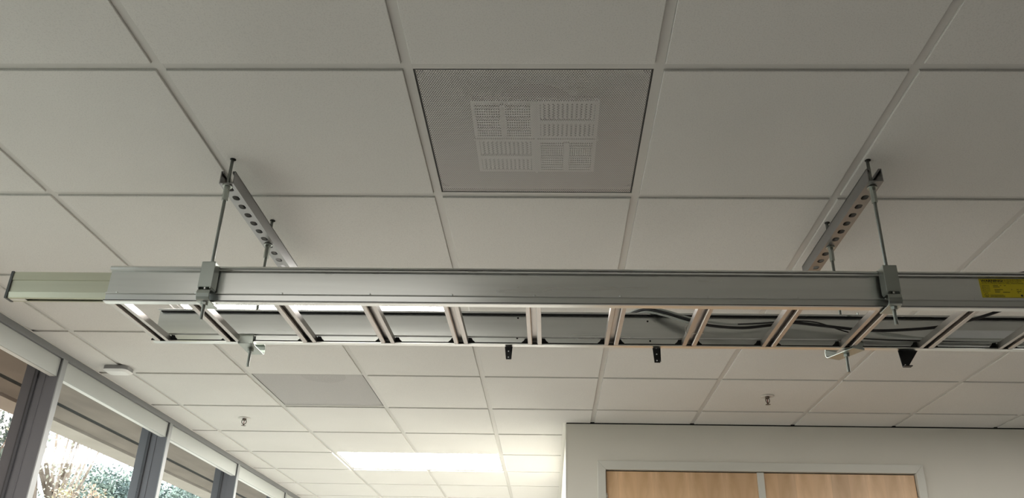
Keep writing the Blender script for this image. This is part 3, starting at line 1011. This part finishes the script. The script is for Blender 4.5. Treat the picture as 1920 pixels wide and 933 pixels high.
def hanger(name, x, yf, yr, slot0, y0, y1, label, rear_rot=0.0):
    zs = H - .094                      # underside of the strut
    root = empty(name, (x, yf, zs))
    tag(root, label, 'hanger', 'strut hangers carrying the cable ladder')
    # strut: a U channel open upwards with a row of slots in its floor
    w, hgt, th = .0206, .041, .0026
    s = MB()
    for sx_ in (-1, 1):
        a = x + sx_ * w
        s.box(min(a, a - sx_ * th), max(a, a - sx_ * th), y0, y1, zs, zs + hgt)
        b = x + sx_ * (w - .0085)
        s.box(min(a, b), max(a, b), y0, y1, zs + hgt - th, zs + hgt)
        s.box(min(b, b + sx_ * th), max(b, b + sx_ * th), y0, y1, zs + hgt - .0075, zs + hgt - th)
    # floor with the slots really cut out
    hw, hl_ = .0098, .0135
    s.box(x - w + th, x - hw, y0, y1, zs, zs + th)
    s.box(x + hw, x + w - th, y0, y1, zs, zs + th)
    ys = []
    yk = slot0
    while yk - hl_ < y1:
        ys.append(yk)
        yk += .0517
    prev = y0
    nseg = 6
    for yk in ys:
        # solid piece between slots with rounded cut-outs
        a, b = prev, yk - hl_
        if b > a:
            s.box(x - hw, x + hw, a, b, zs, zs + th)
        for e_ in (-1, 1):
            cy = yk + e_ * (hl_ - hw)
            if cy < y0 or cy > y1:
                continue
            for sx_ in (-1, 1):
                poly = [(x + sx_ * hw, cy)]
                for q in range(nseg + 1):
                    an = math.pi / 2 * q / nseg
                    poly.append((x + sx_ * hw * math.cos(an), cy + e_ * hw * math.sin(an)))
                poly.append((x + sx_ * hw, cy + e_ * hw))
                s.extrude(poly, 'z', zs, zs + th)
        prev = yk + hl_
    if prev < y1:
        s.box(x - hw, x + hw, prev, y1, zs, zs + th)
    s.build('strut_channel', M['galv_strut'], root)
    ZB = .838 + K
    for (yy, side, zend, ztop) in ((yf, 1, .782 + K, H + .05), (yr, -1, .775 + K, H + .05)):
        rod = MB()
        rod.ring_sweep([(x, yy, zend), (x, yy, zend + .002), (x, yy, H + .05)], [.0040, .0047, .0047], 14)
        ro = rod.build('threaded_rod', M['rod'], root)
        n_ = MB()
        hexprism(n_, x, yy, .0085, zs - .050, zs - .012)
        hexprism(n_, x, yy, .0092, zs - .012, zs - .004, .1)
        n_.lathe([(.0135, zs - .004), (.0135, zs - .001)], x, yy, 20)
        n_.build('coupling_nut', M['galv_bright'], ro, bevel=.0006)
        n2 = MB()
        hexprism(n2, x, yy, .0092, ZB - .0150, ZB - .0068)
        n2.lathe([(.0105, ZB - .0070), (.0105, ZB - .0065)], x, yy, 18)
        n2.build('hex_nut', M['galv_bright'], ro, bevel=.0006)
        n3 = MB()
        hexprism(n3, x, yy, .0080, ZB + .1055, ZB + .1110)
        n3.build('hex_nut', M['galv_bright'], ro, bevel=.0006)
        dh = MB()
        dh.lathe([(.0085, H - DROP - .0008), (.0085, H - DROP + .0003)], x + .0015, yy, 16)
        dh.build('ceiling_hole', M['hole'], ro)
        up, lo = clamp_shapes(side)
        rot = Matrix.Rotation(rear_rot if side < 0 else 0, 4, 'Z')
        Mx = Matrix.Translation((x, yy, ZB)) @ rot
        up.xform(Mx); lo.xform(Mx)
        cl = lo.build('rail_clamp', M['galv_bright'], root, bevel=.0008)
        up.build('clamp_sleeve', M['galv_bright'], cl, bevel=.0012)
    return root


hanger('strut_hanger', -.9275, 1.983, 2.352, 2.002, 1.972, 2.60, 'slotted steel strut and threaded rods holding the left end of the cable ladder')
hanger('strut_hanger', .889, 1.976, 2.345, 1.981, 1.945, 2.575, 'slotted steel strut and threaded rods holding the cable ladder beside the yellow warning label', rear_rot=.45)


# ------------------------------------------------------------------ black brackets under the rear rail
def bracket(x0, x1, xb0, xb1, ztop, zbot, kind, label):
    y = YWR + .0175
    t = empty('cable_bracket', ((x0 + x1) / 2, y, ztop))
    m = MB()
    zt = .8395 + K + .045
    m.extrude([(x0, zt), (x1, zt), (x1, ztop), (xb1, zbot), (xb0, zbot), (x0, ztop)], 'y', y, y + .002)
    m.build('bracket_plate', M['black'], t)
    if kind == 1:
        g = MB()
        g.extrude([(y + .002, zt), (y + .034, zt), (y + .034, ztop), (y + .002, zbot + .003)], 'x', x1 - .002, x1)
        g.build('bracket_flange', M['black'], t)
    h = MB()
    cx = (xb0 + xb1) / 2
    if kind < 2:
        for k in range(3):
            z = zbot + .0065 + k * (ztop - zbot) * .40
            k0 = len(h.v)
            h.lathe([(.0021, 0), (.0021, .0004)], 0, 0, 12)  # white disc drawn for a hole, brightness through it put into the colour
            h.xform(Matrix.Translation((cx + (x0 + x1 - xb0 - xb1) / 2 * .3 * k / 2 - .001, y, z)) @ Matrix.Rotation(math.pi / 2, 4, 'X'), k0)
        h.build('bright_hole', M['white_plastic'], t)
    else:
        f = MB()
        f.box(xb0, xb1 + .008, y - .014, y + .002, zbot - .001, zbot + .0015)
        f.box(xb0 + .001, xb1 - .001, y - .001, y + .001, zbot, zbot + .014)
        f.build('bracket_foot', M['black'], t)
        k0 = len(h.v)
        h.lathe([(.0019, 0), (.0019, .0004)], 0, 0, 12)  # hole in the foot, drawn as a white disc with its brightness painted
        h.xform(Matrix.Translation((cx, y - .001, zbot + .007)) @ Matrix.Rotation(math.pi / 2, 4, 'X'), k0)
        h.build('bright_hole', M['white_plastic'], t)
    return tag(t, label, 'bracket', 'black brackets behind the cable ladder')


bracket(-.1425, -.118, -.1375, -.121, .848 + K, .801 + K, 0, 'small black bracket with three holes under the ladder, below the large perforated vent')
bracket(.3055, .330, .310, .327, .845 + K, .795 + K, 1, 'small black bracket with a side flange hanging left of the cables\' white tie')
bracket(1.040, 1.098, 1.046, 1.062, .840 + K, .789 + K, 2, 'triangular black bracket hanging under the ladder right of the right-hand hanger')


# ------------------------------------------------------------------ cables lying in the ladder
def smooth_path(pts, n=10):
    P = [Vector(p) for p in pts]
    out = []
    for i in range(len(P) - 1):
        p0, p1, p2, p3 = P[max(i - 1, 0)], P[i], P[i + 1], P[min(i + 2, len(P) - 1)]
        for k in range(n):
            t_ = k / n
            out.append(.5 * ((2 * p1) + (p2 - p0) * t_ + (2 * p0 - 5 * p1 + 4 * p2 - p3) * t_ ** 2 + (3 * p1 - p0 - 3 * p2 + p3) * t_ ** 3))
    out.append(P[-1])
    return out


def cable(pts, r, m, label, off=(0, 0, 0)):
    P = [(a + off[0], b + off[1], c + K + off[2]) for a, b, c in pts]
    o = MB().ring_sweep(smooth_path(P), r, 12).build('cable', m)
    return tag(o, label, 'cable', 'cables lying in the cable ladder')


base = [(.16, 2.46, .925), (.195, 2.41, .948), (.235, 2.365, .959), (.285, 2.31, .9565), (.34, 2.28, .934), (.41, 2.265, .905), (.47, 2.255, .885), (.56, 2.245, .8745), (.64, 2.24, .882), (.70, 2.24, .891), (.80, 2.25, .885), (.93, 2.25, .872)]
tail = [(1.04, 2.24, .872), (1.13, 2.225, .877), (1.215, 2.19, .889), (1.285, 2.15, .905), (1.36, 2.10, .925), (1.46, 2.055, .930), (1.65, 2.04, .90), (1.9, 2.04, .864)]
cable(base + tail, .0045, M['cable_black'], 'thick black cable curving down into the ladder from behind')
cable([(a, b - .002, c - .0090) for a, b, c in base[:6]] + [(.47, 2.266, .8855), (.56, 2.264, .8840), (.64, 2.262, .8920), (.70, 2.263, .9000), (.80, 2.267, .8935), (.93, 2.275, .8820), (1.1, 2.285, .8620), (1.9, 2.285, .8620)], .0036, M['cable_grey'], 'pale grey cable lying just under the thick black one where they enter the ladder')
cable([(a + .004, b + .004, c + .0088) for a, b, c in base[:6]] + [(.50, 2.272, .8990), (.57, 2.276, .8975), (.66, 2.277, .9070), (.74, 2.278, .9070), (.84, 2.282, .8960), (1.0, 2.290, .8780), (1.2, 2.295, .8620), (1.9, 2.295, .8620)], .0036, M['cable_grey'], 'pale grey cable riding highest, above the thick black one')
cable([(.55, 2.255, .8900), (.62, 2.250, .8915), (.70, 2.250, .8990), (.78, 2.254, .8975), (.88, 2.285, .8800), (1.0, 2.298, .8610), (1.9, 2.303, .8600)], .0020, M['cable_black'], 'thin black strand drawn for the shadow gap above the grey cables')  # strand put in for the shaded gap between the cables
cable([(1.20, 2.16, .958), (1.24, 2.14, .978), (1.30, 2.12, .992), (1.40, 2.10, .999), (1.60, 2.09, 1.0), (1.9, 2.06, .98)], .0055, M['cable_black'], 'black cable arching above the top edge of the ladder at the right')

# cable tie round the rung left of the grey cables
tx, ty, tw = .411, 2.212, .0225
tie = MB()
lp = []
for (dx, dz) in ((-tw, .8650), (-tw - .001, .856), (-tw, .8430), (-tw + .004, .8395), (0, .8392), (tw - .003, .8396), (tw + .004, .8425), (tw + .001, .856), (tw, .8655), (0, .876), (-tw, .8655)):
    lp.append((tx + dx, ty + (.006 if dx < 0 else -.002) + (.8655 - dz) * -.3, dz + K))
tie.ring_sweep(smooth_path(lp, 5), .0011, 8)
tie.box(tx + tw - .002, tx + tw + .004, ty - .004, ty + .002, .8425 + K, .8465 + K)
tag(tie.build('cable_tie', M['tie']), 'thin white nylon tie looped round a rung of the cable ladder', 'cable tie')

# clean helper properties
for o in bpy.data.objects:
    if '_w' in o:
        del o['_w']
